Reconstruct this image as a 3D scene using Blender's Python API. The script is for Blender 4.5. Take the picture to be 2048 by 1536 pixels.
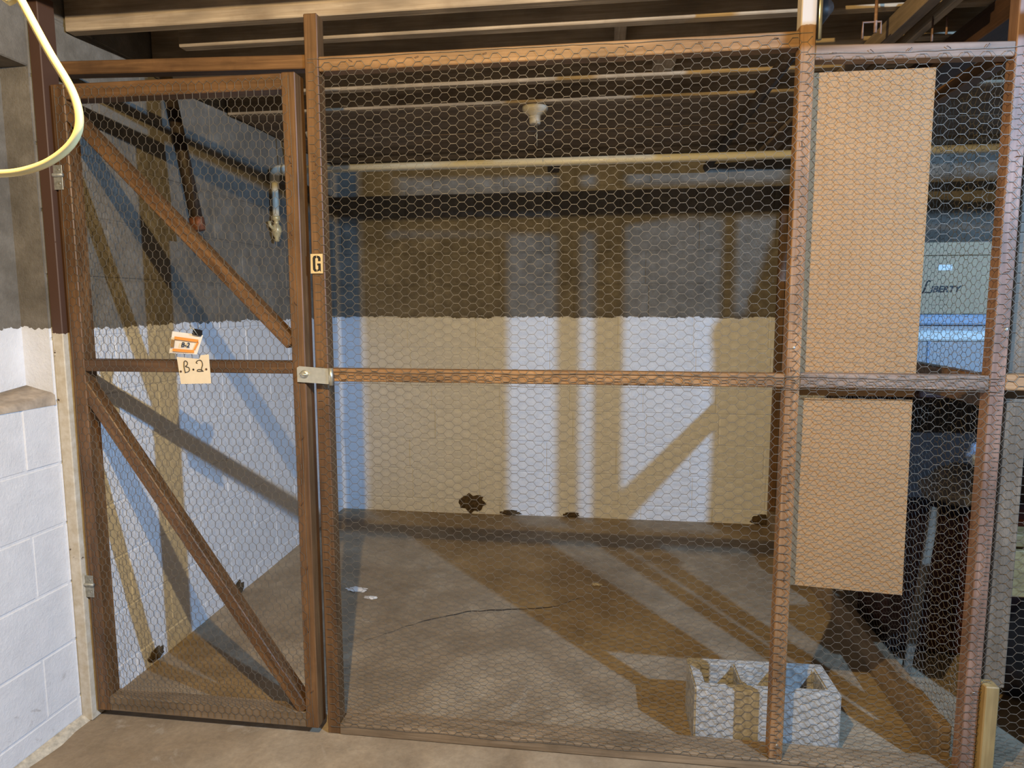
import bpy, bmesh, math, random
from mathutils import Vector, Matrix, Euler, noise
random.seed(7)
for o in list(bpy.data.objects): bpy.data.objects.remove(o, do_unlink=True)
S = bpy.context.scene
C = S.collection

# ------------------------------------------------------------------ camera
CAMZ, YAW, PITCH, ROLL, FPX = 1.412, 0.135, 0.115, -0.002, 1357.6
cam = bpy.data.objects.new('camera', bpy.data.cameras.new('camera'))
C.objects.link(cam)
cam.data.sensor_width = 36.0
cam.data.lens = 36.0 * FPX / 2048.0
cam.data.clip_start = 0.02
fw = Vector((-math.sin(YAW) * math.cos(PITCH), math.cos(YAW) * math.cos(PITCH), -math.sin(PITCH)))
rt = Vector((math.cos(YAW), math.sin(YAW), 0))
up = rt.cross(fw)
r2 = math.cos(ROLL) * rt + math.sin(ROLL) * up
u2 = -math.sin(ROLL) * rt + math.cos(ROLL) * up
M = Matrix((r2, u2, -fw)).transposed().to_4x4()
M.translation = Vector((0, 0, CAMZ))
cam.matrix_world = M
S.camera = cam

# ------------------------------------------------------------------ world (dim glow of the rest of the basement)
W = bpy.data.worlds.new('world'); S.world = W
W.use_nodes = True
W.node_tree.nodes['Background'].inputs[0].default_value = (1.0, 0.86, 0.64, 1)
W.node_tree.nodes['Background'].inputs[1].default_value = 0.075
S.view_settings.view_transform = 'Standard'
S.view_settings.look = 'None'
S.view_settings.gamma = 1.0
S.view_settings.exposure = 0.0
S.view_settings.use_curve_mapping = False

# the two bare bulbs that light the place: their places are read off the shadows
WARM_POS, WARM_COL, WARM_E = (-0.31, 0.41, 2.20), (1.0, 0.715, 0.31), 61.0
COOL_POS, COOL_COL, COOL_E = (2.02, 0.34, 2.20), (0.33, 0.60, 1.0), 124.0

# ------------------------------------------------------------------ helpers
def link(o, parent=None, label=None, cat=None, group=None, kind=None):
    C.objects.link(o)
    if parent is not None: o.parent = parent
    if label: o['label'] = label
    if cat: o['category'] = cat
    if group: o['group'] = group
    if kind: o['kind'] = kind
    return o
def empty(name, loc, label=None, cat=None, group=None, kind=None):
    e = bpy.data.objects.new(name, None); e.location = loc; e.empty_display_size = .05
    return link(e, None, label, cat, group, kind)
def base(parent):
    return Vector(parent.location) if parent is not None else Vector((0, 0, 0))
def mesh_obj(name, me, mat, loc=(0, 0, 0), parent=None, rot=None, **kw):
    """loc is in world space; parents carry translation only"""
    o = bpy.data.objects.new(name, me)
    if mat is not None and not me.materials: me.materials.append(mat)
    o.location = Vector(loc) - wbase(parent)
    if rot is not None: o.rotation_euler = rot
    return link(o, parent, **kw)
def wbase(p):
    v = Vector((0, 0, 0))
    while p is not None:
        v += Vector(p.location); p = p.parent
    return v
_cache = {}
def box_me(sx, sy, sz, bev, mat):
    key = (round(sx, 4), round(sy, 4), round(sz, 4), bev, mat.name)
    if key in _cache: return _cache[key]
    bm = bmesh.new()
    bmesh.ops.create_cube(bm, size=1.0, matrix=Matrix.Diagonal((sx, sy, sz, 1)))
    if bev: bmesh.ops.bevel(bm, geom=bm.edges[:], offset=min(bev, .3 * min(sx, sy, sz)), segments=1, affect='EDGES', profile=.5)
    me = bpy.data.meshes.new('box'); bm.to_mesh(me); bm.free(); me.materials.append(mat)
    _cache[key] = me
    return me
def box(name, x0, x1, y0, y1, z0, z1, mat, parent=None, bev=.0025, **kw):
    """a timber: local X is the long axis so that the grain runs along it"""
    d = [x1 - x0, y1 - y0, z1 - z0]; c = ((x0 + x1) / 2, (y0 + y1) / 2, (z0 + z1) / 2)
    k = d.index(max(d))
    if k == 0: me, rot = box_me(d[0], d[1], d[2], bev, mat), (0, 0, 0)
    elif k == 1: me, rot = box_me(d[1], d[0], d[2], bev, mat), (0, 0, math.pi / 2)
    else: me, rot = box_me(d[2], d[1], d[0], bev, mat), (0, -math.pi / 2, 0)
    return mesh_obj(name, me, mat, c, parent, rot, **kw)
def beam(name, p0, p1, w, h, mat, parent=None, side=(0, 1, 0), bev=.0025, **kw):
    """timber between two points; h lies along `side`, w across"""
    p0, p1 = Vector(p0), Vector(p1)
    X = (p1 - p0); L = X.length; X.normalize()
    Y = Vector(side); Y = (Y - X * Y.dot(X)).normalized(); Z = X.cross(Y)
    me = box_me(L, h, w, bev, mat)
    R = Matrix((X, Y, Z)).transposed()
    return mesh_obj(name, me, mat, (p0 + p1) / 2, parent, R.to_euler(), **kw)
def from_bm(bm, name, mat, smooth=False):
    if smooth:
        for f in bm.faces: f.smooth = True
    me = bpy.data.meshes.new(name); bm.to_mesh(me); bm.free()
    if mat is not None: me.materials.append(mat)
    return me
def tube_bm(bm, pts, rad, seg=12, cap=True):
    pts = [Vector(p) for p in pts]; rings = []
    for i, p in enumerate(pts):
        t = (pts[min(i + 1, len(pts) - 1)] - pts[max(i - 1, 0)]).normalized()
        if i == 0:
            a = Vector((0, 0, 1)) if abs(t.z) < .9 else Vector((0, 1, 0))
            n = t.cross(a).normalized()
        else: n = (n - t * n.dot(t)).normalized()
        b = t.cross(n)
        r = rad[i] if isinstance(rad, (list, tuple)) else rad
        rings.append([bm.verts.new(p + r * (math.cos(k / seg * 6.28319) * n + math.sin(k / seg * 6.28319) * b)) for k in range(seg)])
    for A, B in zip(rings, rings[1:]):
        for k in range(seg): bm.faces.new((A[k], A[(k + 1) % seg], B[(k + 1) % seg], B[k]))
    if cap:
        bm.faces.new(rings[0][::-1]); bm.faces.new(rings[-1])
def tube(name, pts, rad, mat, parent=None, seg=12, cap=True, smooth=True, **kw):
    o = Vector(pts[0]); bm = bmesh.new()
    tube_bm(bm, [Vector(p) - o for p in pts], rad, seg, cap)
    bmesh.ops.recalc_face_normals(bm, faces=bm.faces[:])
    return mesh_obj(name, from_bm(bm, name, mat, smooth), mat, o, parent, None, **kw)
def lathe(name, prof, mat, loc, parent=None, seg=20, rot=None, **kw):
    bm = bmesh.new(); rings = []
    for r, z in prof:
        rings.append([bm.verts.new((max(r, 1e-4) * math.cos(k / seg * 6.28319), max(r, 1e-4) * math.sin(k / seg * 6.28319), z)) for k in range(seg)])
    for A, B in zip(rings, rings[1:]):
        for k in range(seg): bm.faces.new((A[k], A[(k + 1) % seg], B[(k + 1) % seg], B[k]))
    bm.faces.new(rings[0][::-1]); bm.faces.new(rings[-1])
    bmesh.ops.recalc_face_normals(bm, faces=bm.faces[:])
    return mesh_obj(name, from_bm(bm, name, mat, True), mat, loc, parent, rot, **kw)
def poly_prism(name, pts, th, mat, loc, parent=None, rot=None, **kw):
    """outline in local XZ, thickness along +Y"""
    bm = bmesh.new()
    a = [bm.verts.new((x, 0, z)) for x, z in pts]; b = [bm.verts.new((x, th, z)) for x, z in pts]
    bm.faces.new(a); bm.faces.new(b[::-1]); n = len(pts)
    for i in range(n): bm.faces.new((a[i], b[i], b[(i + 1) % n], a[(i + 1) % n]))
    bmesh.ops.recalc_face_normals(bm, faces=bm.faces[:])
    return mesh_obj(name, from_bm(bm, name, mat), mat, loc, parent, rot, **kw)
def bez(pts, n=10):
    """Catmull-Rom through pts"""
    P = [Vector(p) for p in pts]; P = [2 * P[0] - P[1]] + P + [2 * P[-1] - P[-2]]; out = []
    for i in range(1, len(P) - 2):
        for k in range(n):
            t = k / n; a, b, c, d = P[i - 1], P[i], P[i + 1], P[i + 2]
            out.append(.5 * ((2 * b) + (c - a) * t + (2 * a - 5 * b + 4 * c - d) * t * t + (3 * b - a - 3 * c + d) * t ** 3))
    out.append(P[-2]); return out

# ------------------------------------------------------------------ materials
def mat_new(name):
    m = bpy.data.materials.new(name); m.use_nodes = True
    nt = m.node_tree; return m, nt, nt.nodes['Principled BSDF']
def nd(nt, t, **kw):
    n = nt.nodes.new(t)
    for k, v in kw.items(): setattr(n, k, v)
    return n
def ramp(nt, stops):
    n = nd(nt, 'ShaderNodeValToRGB'); e = n.color_ramp.elements
    while len(e) < len(stops): e.new(.5)
    for k, (p, c) in enumerate(stops):
        e[k].position = p; e[k].color = (c[0], c[1], c[2], 1) if hasattr(c, '__len__') else (c, c, c, 1)
    return n
def noise_n(nt, vec, scale, detail=4, rough=.55, dist=0):
    n = nd(nt, 'ShaderNodeTexNoise'); n.inputs['Scale'].default_value = scale; n.inputs['Detail'].default_value = detail
    n.inputs['Roughness'].default_value = rough; n.inputs['Distortion'].default_value = dist
    if vec is not None: nt.links.new(vec, n.inputs['Vector'])
    return n
def mix(nt, fac, a, b, mode='MIX'):
    n = nd(nt, 'ShaderNodeMix', data_type='RGBA', blend_type=mode)
    for s, v in ((0, fac), (6, a), (7, b)):
        if isinstance(v, bpy.types.NodeSocket): nt.links.new(v, n.inputs[s])
        elif s == 0: n.inputs[0].default_value = v
        else: n.inputs[s].default_value = (v[0], v[1], v[2], 1)
    return n.outputs[2]
def math_n(nt, op, a, b=0.0, clamp=False):
    n = nd(nt, 'ShaderNodeMath', operation=op, use_clamp=clamp)
    for s, v in ((0, a), (1, b)):
        if isinstance(v, bpy.types.NodeSocket): nt.links.new(v, n.inputs[s])
        else: n.inputs[s].default_value = v
    return n.outputs[0]
def bump(nt, bs, h, dist, strength=.6):
    n = nd(nt, 'ShaderNodeBump'); n.inputs['Strength'].default_value = strength; n.inputs['Distance'].default_value = dist
    nt.links.new(h, n.inputs['Height']); nt.links.new(n.outputs[0], bs.inputs['Normal'])
def plain(name, col, rough=.6, metal=0.0, var=.12, scale=40, bmp=0.0):
    m, nt, bs = mat_new(name)
    tc = nd(nt, 'ShaderNodeTexCoord')
    n = noise_n(nt, tc.outputs['Object'], scale)
    r = ramp(nt, [(.3, [c * (1 - var) for c in col]), (.7, [min(1, c * (1 + var)) for c in col])])
    nt.links.new(n.outputs[0], r.inputs[0]); nt.links.new(r.outputs[0], bs.inputs['Base Color'])
    bs.inputs['Roughness'].default_value = rough; bs.inputs['Metallic'].default_value = metal
    if bmp: bump(nt, bs, n.outputs[0], bmp)
    return m
def wood(name, dark, light, rough=.62, grey=None, knots=True, dirt=.35):
    m, nt, bs = mat_new(name)
    tc = nd(nt, 'ShaderNodeTexCoord'); oi = nd(nt, 'ShaderNodeObjectInfo')
    off = nd(nt, 'ShaderNodeVectorMath', operation='MULTIPLY_ADD')
    nt.links.new(oi.outputs['Random'], off.inputs[0]); off.inputs[1].default_value = (17.3, 9.1, 5.7)
    nt.links.new(tc.outputs['Object'], off.inputs[2])
    mp = nd(nt, 'ShaderNodeMapping'); mp.inputs['Scale'].default_value = (2.2, 55, 55)
    nt.links.new(off.outputs[0], mp.inputs[0])
    g = noise_n(nt, mp.outputs[0], 1.6, 5, .6, .6)
    mp2 = nd(nt, 'ShaderNodeMapping'); mp2.inputs['Scale'].default_value = (4, 14, 14)
    nt.links.new(off.outputs[0], mp2.inputs[0])
    b = noise_n(nt, mp2.outputs[0], 1.1, 3, .5)
    r = ramp(nt, [(.28, dark), (.55, [.5 * (a + c) for a, c in zip(dark, light)]), (.75, light)])
    nt.links.new(g.outputs[0], r.inputs[0])
    r2 = ramp(nt, [(.35, .55), (.62, 1.0)])
    nt.links.new(b.outputs[0], r2.inputs[0])
    col = mix(nt, .8, r.outputs[0], r2.outputs[0], 'MULTIPLY')
    # grime patches
    g3 = noise_n(nt, off.outputs[0], 9, 6, .65)
    r3 = ramp(nt, [(.5, 0), (.68, dirt)])
    nt.links.new(g3.outputs[0], r3.inputs[0])
    col = mix(nt, r3.outputs[0], col, grey or [.5 * c for c in dark])
    # piece-to-piece variation
    hv = nd(nt, 'ShaderNodeHueSaturation')
    v = math_n(nt, 'MULTIPLY_ADD', oi.outputs['Random'], .3); nt.nodes[-1].inputs[2].default_value = .86
    nt.links.new(v, hv.inputs['Value']); nt.links.new(col, hv.inputs['Color'])
    nt.links.new(hv.outputs[0], bs.inputs['Base Color'])
    bs.inputs['Roughness'].default_value = rough
    bump(nt, bs, g.outputs[0], .002, .5)
    return m

M_FENCE = wood('old stained fir', (.092, .044, .017), (.235, .122, .049), .5)
M_RAIL = wood('orange fir', (.235, .122, .050), (.43, .245, .112), .55)
M_PALE = wood('dusty pink fir', (.24, .155, .11), (.42, .30, .225), .65)
M_RED = wood('reddish fir', (.185, .10, .066), (.34, .20, .14), .55)
M_DARKW = wood('dark brown jamb', (.050, .026, .016), (.11, .055, .032), .55)
M_GREYW = wood('weathered grey board', (.15, .112, .076), (.30, .23, .165), .7)
M_SILL = wood('dusty sill', (.20, .135, .075), (.36, .26, .165), .75)
M_NEWW = wood('new yellow lumber', (.29, .19, .072), (.45, .315, .135), .6, grey=(.30, .20, .08))
M_JOIST = wood('joist timber', (.27, .195, .12), (.52, .41, .285), .75, grey=(.18, .12, .07))
M_SUB = wood('subfloor boards', (.22, .155, .10), (.38, .28, .19), .8)
M_SOFF = wood('dark soffit boards', (.16, .115, .075), (.28, .205, .14), .8)
M_WIRE = plain('galvanised wire', (.150, .130, .105), .6, .25, .25, 200)
M_ZINC = plain('bright zinc', (.62, .60, .50), .35, .75, .1, 60)
M_HINGE = plain('dull zinc hinge', (.34, .33, .28), .55, .5, .3, 80)
M_NAIL = plain('nail steel', (.6, .58, .55), .35, .8)
M_RUST = plain('rusty staple', (.10, .05, .03), .7, .3)
M_PVC = plain('ivory plastic pipe', (.66, .62, .50), .4, 0, .06, 6)
M_BRASS = plain('painted brass spigot', (.55, .46, .26), .4, .2, .2, 60)
M_IRON = plain('black iron pipe', (.035, .024, .018), .6, .3, .4, 60)
M_IRONRUST = plain('rusty pipe cap', (.16, .06, .03), .7, .2, .5, 90, .002)
M_CORD = plain('pale yellow cord', (.85, .72, .36), .45, 0, .03)
M_PORC = plain('dusty porcelain', (.42, .38, .31), .5, 0, .15, 50)
M_PAPER = plain('white paper', (.84, .80, .76), .7, 0, .03)
M_CARDC = plain('cream card', (.80, .68, .50), .7, 0, .04)
M_ORANGE = plain('orange print', (.80, .32, .06), .7, 0, .05)
M_BROWNP = plain('brown print', (.28, .17, .07), .7, 0, .3, 200)
M_INK = plain('black ink', (.012, .011, .012), .55)
M_BLACKM = plain('black clip steel', (.012, .011, .011), .35, .4)
M_TILE = plain('letter card', (.62, .47, .24), .6, 0, .08)
M_INKG = plain('faded print', (.16, .13, .10), .7)
M_DIRT = plain('crusty dirt', (.075, .048, .022), .95, 0, .5, 60, .004)
M_FLAKE = plain('paint flakes', (.52, .46, .36), .8, 0, .3, 60)
M_CLOTH = plain('pale blue cloth', (.40, .48, .62), .85, 0, .15, 30, .004)
M_BAG = plain('dark blue bag', (.020, .026, .045), .4, 0, .3, 20)
M_BLACKST = plain('dark furniture', (.022, .012, .010), .55, 0, .5, 8)
M_MAROON = plain('maroon furniture', (.050, .014, .010), .45, 0, .4, 10)
M_GREYCL = plain('grey bundle', (.16, .14, .13), .9, 0, .3, 18, .004)
M_BIN = plain('clear blue plastic bin', (.42, .42, .43), .25, 0, .06, 10)
M_LID = plain('blue bin lid', (.34, .44, .58), .3, 0, .08, 10)
M_STICK = plain('label sticker', (.75, .82, .80), .5)

def cardboard(name, col):
    m, nt, bs = mat_new(name)
    tc = nd(nt, 'ShaderNodeTexCoord')
    n = noise_n(nt, tc.outputs['Object'], 120, 4, .7); n2 = noise_n(nt, tc.outputs['Object'], 6, 3)
    r = ramp(nt, [(.3, [c * .86 for c in col]), (.7, [c * 1.1 for c in col])]); nt.links.new(n.outputs[0], r.inputs[0])
    r2 = ramp(nt, [(.3, .88), (.7, 1.0)]); nt.links.new(n2.outputs[0], r2.inputs[0])
    nt.links.new(mix(nt, 1.0, r.outputs[0], r2.outputs[0], 'MULTIPLY'), bs.inputs['Base Color'])
    bs.inputs['Roughness'].default_value = .8
    bump(nt, bs, n.outputs[0], .0006, .4)
    return m
M_CB1 = cardboard('hardboard sheet', (.385, .222, .100))
M_CB2 = cardboard('carton board', (.50, .39, .25))

def wall_mat():
    m, nt, bs = mat_new('painted block wall')
    ge = nd(nt, 'ShaderNodeNewGeometry'); sx = nd(nt, 'ShaderNodeSeparateXYZ'); nt.links.new(ge.outputs['Position'], sx.inputs[0])
    P = ge.outputs['Position']; z = sx.outputs[2]
    edge = noise_n(nt, P, 30, 4, .6); low = noise_n(nt, P, 3.0, 2)
    e = math_n(nt, 'ADD', math_n(nt, 'MULTIPLY', math_n(nt, 'SUBTRACT', edge.outputs[0], .5), .045), math_n(nt, 'MULTIPLY', math_n(nt, 'SUBTRACT', low.outputs[0], .5), .03))
    mask = math_n(nt, 'GREATER_THAN', math_n(nt, 'ADD', z, e), 1.338)
    fine = noise_n(nt, P, 90, 6, .7); big = noise_n(nt, P, 2.6, 4, .6); mid = noise_n(nt, P, 14, 5, .65)
    gr = ramp(nt, [(.25, (.128, .110, .086)), (.5, (.18, .157, .126)), (.8, (.255, .228, .19))]); nt.links.new(mid.outputs[0], gr.inputs[0])
    g2 = ramp(nt, [(.3, .72), (.7, 1.08)]); nt.links.new(big.outputs[0], g2.inputs[0])
    grey = mix(nt, 1.0, gr.outputs[0], g2.outputs[0], 'MULTIPLY')
    wh = ramp(nt, [(.25, (.70, .70, .72)), (.7, (.80, .80, .82))]); nt.links.new(mid.outputs[0], wh.inputs[0])
    # mould freckles and rust-brown scuffs low on the wall
    sp = ramp(nt, [(.60, 0), (.70, 1)]); spn = noise_n(nt, P, 22, 6, .72, .5); nt.links.new(spn.outputs[0], sp.inputs[0])
    hz = ramp(nt, [(.02, 1.0), (.35, 0.0)]); nt.links.new(z, hz.inputs[0])
    pat = ramp(nt, [(.48, 0), (.6, 1)]); nt.links.new(big.outputs[0], pat.inputs[0])
    sm = math_n(nt, 'MULTIPLY', math_n(nt, 'MULTIPLY', sp.outputs[0], hz.outputs[0]), pat.outputs[0])
    white = mix(nt, math_n(nt, 'MULTIPLY', sm, .85), wh.outputs[0], (.16, .11, .06))
    col = mix(nt, mask, white, grey)
    nt.links.new(col, bs.inputs['Base Color'])
    rg = nd(nt, 'ShaderNodeMapRange'); nt.links.new(mask, rg.inputs[0]); rg.inputs[3].default_value = .48; rg.inputs[4].default_value = .9
    nt.links.new(rg.outputs[0], bs.inputs['Roughness'])
    h = math_n(nt, 'ADD', fine.outputs[0], mid.outputs[0])
    bump(nt, bs, h, .0045, .6)
    return m
M_WALL = wall_mat()

def jamb_mat():
    """dark jamb, cream paint on its lower part with a ragged top edge"""
    m, nt, bs = mat_new('part painted jamb')
    ge = nd(nt, 'ShaderNodeNewGeometry'); sx = nd(nt, 'ShaderNodeSeparateXYZ'); nt.links.new(ge.outputs['Position'], sx.inputs[0])
    n = noise_n(nt, ge.outputs['Position'], 45, 4)
    mask = math_n(nt, 'GREATER_THAN', math_n(nt, 'ADD', sx.outputs[2], math_n(nt, 'MULTIPLY', math_n(nt, 'SUBTRACT', n.outputs[0], .5), .05)), 1.325)
    n2 = noise_n(nt, ge.outputs['Position'], 16, 6, .7)
    chip = ramp(nt, [(.64, 0), (.67, 1)]); nt.links.new(n2.outputs[0], chip.inputs[0])
    f = math_n(nt, 'MAXIMUM', mask, chip.outputs[0])
    r = ramp(nt, [(.3, (.50, .42, .30)), (.7, (.66, .60, .50))]); nt.links.new(n.outputs[0], r.inputs[0])
    nt.links.new(mix(nt, f, r.outputs[0], (.075, .035, .020)), bs.inputs['Base Color'])
    bs.inputs['Roughness'].default_value = .6
    bump(nt, bs, math_n(nt, 'SUBTRACT', 1.0, chip.outputs[0]), .002, .6)
    return m
M_JAMB = jamb_mat()

def post_mat():
    """orange fir with a bleached whitewashed top"""
    m = wood('whitewashed post', (.25, .125, .050), (.46, .26, .125), .55); nt = m.node_tree; bs = nt.nodes['Principled BSDF']
    src = bs.inputs['Base Color'].links[0].from_socket
    ge = nd(nt, 'ShaderNodeNewGeometry'); sx = nd(nt, 'ShaderNodeSeparateXYZ'); nt.links.new(ge.outputs['Position'], sx.inputs[0])
    n = noise_n(nt, ge.outputs['Position'], 40, 4)
    mask = math_n(nt, 'GREATER_THAN', math_n(nt, 'ADD', sx.outputs[2], math_n(nt, 'MULTIPLY', n.outputs[0], .012)), 2.166)
    nt.links.new(mix(nt, math_n(nt, 'MULTIPLY', mask, .85), src, (.60, .52, .45)), bs.inputs['Base Color'])
    return m
M_POSTW = post_mat()

def floor_mat():
    m, nt, bs = mat_new('stained concrete floor')
    ge = nd(nt, 'ShaderNodeNewGeometry'); P = ge.outputs['Position']
    a = noise_n(nt, P, 1.7, 5, .6, .8); b = noise_n(nt, P, 7, 6, .65, .4); c = noise_n(nt, P, 60, 6, .7)
    r = ramp(nt, [(.30, (.23, .165, .100)), (.48, (.305, .230, .150)), (.62, (.38, .298, .205)), (.8, (.43, .352, .255))]); nt.links.new(a.outputs[0], r.inputs[0])
    r2 = ramp(nt, [(.3, .78), (.65, 1.12)]); nt.links.new(b.outputs[0], r2.inputs[0])
    r3 = ramp(nt, [(.3, .86), (.7, 1.1)]); nt.links.new(c.outputs[0], r3.inputs[0])
    col = mix(nt, 1, mix(nt, 1, r.outputs[0], r2.outputs[0], 'MULTIPLY'), r3.outputs[0], 'MULTIPLY')
    # pale scuffed streaks
    v = noise_n(nt, P, 4.2, 7, .7, 1.6); rv = ramp(nt, [(.60, 0), (.72, .5)]); nt.links.new(v.outputs[0], rv.inputs[0])
    col = mix(nt, rv.outputs[0], col, (.52, .46, .38))
    nt.links.new(col, bs.inputs['Base Color']); bs.inputs['Roughness'].default_value = .8
    bump(nt, bs, math_n(nt, 'ADD', b.outputs[0], math_n(nt, 'MULTIPLY', c.outputs[0], .3)), .008, .5)
    return m
M_FLOOR = floor_mat()

# ------------------------------------------------------------------ the setting
XL, YB = -1.762, 4.346                       # faces of the left and back walls
def fz(y): return 0.0 if y < 2.3 else .032 * min(1, (y - 2.3) / 2.0)
bm = bmesh.new(); nx, ny = 60, 66; g = []
for j in range(ny + 1):
    row = []
    for i in range(nx + 1):
        x = -2.1 + 6.1 * i / nx; y = -2.2 + 6.8 * j / ny
        row.append(bm.verts.new((x, y, fz(y) - .001 + .004 * (noise.noise(Vector((x * 1.7, y * 1.7, 0))) - .4) * (1 if y > 2.25 else .4))))
    g.append(row)
for j in range(ny):
    for i in range(nx): bm.faces.new((g[j][i], g[j][i + 1], g[j + 1][i + 1], g[j + 1][i]))
floor = mesh_obj('floor', from_bm(bm, 'floor', M_FLOOR, True), M_FLOOR, kind='structure')
# a crack wandering over the slab, a thin dark strip
cr = bez([(-.98, 2.62, 0), (-.80, 2.80, 0), (-.60, 2.93, 0), (-.40, 2.98, 0), (-.22, 3.03, 0), (-.10, 3.14, 0)], 8)
bm = bmesh.new(); L_, R_ = [], []
for i, p in enumerate(cr):
    w = .0035 * (.4 + .6 * math.sin(math.pi * i / (len(cr) - 1))) * random.uniform(.6, 1.5)
    q = p + Vector((random.uniform(-.006, .006), random.uniform(-.006, .006), fz(p.y) + .0025))
    L_.append(bm.verts.new(q + Vector((0, w, 0)))); R_.append(bm.verts.new(q - Vector((0, w, 0))))
for i in range(len(cr) - 1): bm.faces.new((L_[i], R_[i], R_[i + 1], L_[i + 1]))
M_CRACK = plain('dark crack dirt', (.055, .038, .026), .95)
mesh_obj('crack', from_bm(bm, 'crack', M_CRACK), M_CRACK, parent=floor)

BL, BH, BJ, BD = .4572, .2032, .0075, .055     # block length, course, joint, shell depth modelled
def block(parent, axis, u0, u1, z0, z1, face):
    """one wall block; axis 'x' wall runs along X (faces -Y), 'y' wall runs along Y (faces +X)"""
    su, sz = u1 - u0 - BJ, z1 - z0 - BJ
    if su < .02 or sz < .02: return
    me = box_me(round(su, 3), BD, round(sz, 3), .0025, M_WALL)
    d = random.uniform(-.0012, .0012)
    if axis == 'x': mesh_obj('block', me, M_WALL, ((u0 + u1) / 2, face + BD / 2 + d, (z0 + z1) / 2), parent)
    else: mesh_obj('block', me, M_WALL, (face - BD / 2 + d, (u0 + u1) / 2, (z0 + z1) / 2), parent, (0, 0, math.pi / 2))
def courses(parent, axis, u_lo, u_hi, z_lo, z_hi, zj, face, offs):
    k0 = math.floor((z_lo - zj) / BH)
    k = k0
    while zj + k * BH < z_hi - .01:
        za, zb = max(zj + k * BH, z_lo), min(zj + (k + 1) * BH, z_hi)
        o = offs[k % len(offs)]; i = math.floor((u_lo - o) / BL)
        while o + i * BL < u_hi - .01:
            block(parent, axis, max(o + i * BL, u_lo), min(o + (i + 1) * BL, u_hi), za, zb, face); i += 1
        k += 1
ZTOP = 2.50
# back wall: mortar bed, then the blocks
wb = mesh_obj('wall_back', box_me(6.0, .10, 2.56, 0, M_WALL), M_WALL, (1.0, YB + .005 + .05, 1.24), kind='structure')
# offsets read from the vertical joints (k counts from the joint at z = 1.746)
courses(wb, 'x', -1.80, 3.4, -.04, ZTOP, 1.746, YB, [.565, .090, .725, .245])
wl = mesh_obj('wall_left', box_me(.10, 2.508, 2.56, 0, M_WALL), M_WALL, (XL - .0028 - .05, 3.216, 1.24), kind='structure')
courses(wl, 'y', 1.962, YB, -.04, ZTOP, .902, XL, [2.02, 2.25])
# nearer stretch: low wall with a ledge, shallow recess above it, lintel on top
box('mortar_bed', XL - .105, XL - .0028, -2.2, 1.962, -.04, 1.10, M_WALL, wl, 0)
courses(wl, 'y', -1.5, 1.962, -.04, 1.105, .902, XL, [1.83, 1.60])
LEDX = -1.862
box('recess_back', LEDX - .08, LEDX, -2.2, 1.962, 1.05, ZTOP, M_WALL, wl, 0)
M_LEDGE = plain('dusty ledge mortar', (.40, .33, .26), .9, 0, .25, 30, .006)
bm = bmesh.new()
prof = [(XL + .003, 1.095), (XL + .001, 1.108), (XL - .012, 1.116), (XL - .05, 1.124), (LEDX, 1.138), (LEDX, 1.06)]
rows = []
for j in range(25):
    y = -2.2 + (1.962 + 2.2) * j / 24
    lift = .02 * max(0, (y - 1.80) / .162) ** 2
    rows.append([bm.verts.new((x + (.002 * noise.noise(Vector((x * 9, y * 9, 3)))), y, z + (lift if z > 1.1 else 0) + .003 * noise.noise(Vector((x * 14, y * 7, z))))) for x, z in prof])
for A, B in zip(rows, rows[1:]):
    for k in range(len(prof) - 1): bm.faces.new((A[k], A[k + 1], B[k + 1], B[k]))
bmesh.ops.recalc_face_normals(bm, faces=bm.faces[:])
mesh_obj('ledge', from_bm(bm, 'ledge', M_LEDGE, True), M_LEDGE, (0, 0, 0), wl)
box('lintel', XL - .10, XL, -2.2, 1.962, 2.145, ZTOP, M_WALL, wl, .004)
# ceiling: boards on joists that run across the picture
ceil = mesh_obj('ceiling', box_me(6.2, 6.8, .02, 0, M_SUB), M_SUB, (1.0, 1.2, 2.515), kind='structure')
y = -2.1; i = 0
while y < 4.5:
    w = .19
    box('floor_board', -2.05, 4.05, y + .003, y + w - .003, 2.482 + random.uniform(0, .004), 2.505, M_SUB, ceil, .002); y += w
JZ = 2.30
for yj, x0 in [(-1.2, -1.86), (-.6, -1.86), (0.0, -1.86), (.55, -1.86), (1.05, -1.86), (1.55, -1.86), (2.113, -1.755), (2.285, -1.47), (2.55, -1.755), (2.806, -1.755), (3.08, -1.755)]:
    box('joist', x0, 3.9, yj, yj + .042, JZ + random.uniform(-.003, .003), 2.482, M_JOIST, ceil, .003)
for ya, yb2 in ((3.124, 3.33), (3.333, 3.61), (3.613, 3.83), (3.833, 4.03)):
    box('soffit_board', -1.755, 3.9, ya, yb2, 2.305 + random.uniform(0, .006), 2.325, M_SOFF, ceil, .002)
box('wall_plate', -1.755, 3.9, 4.20, 4.34, 2.33, 2.482, M_JOIST, ceil, .003)
box('blocking', .02, .06, 2.327, 2.55, 2.32, 2.47, M_JOIST, ceil, .003)
box('blocking', .17, .25, 2.60, 2.80, 2.31, 2.47, M_JOIST, ceil, .003)

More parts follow.
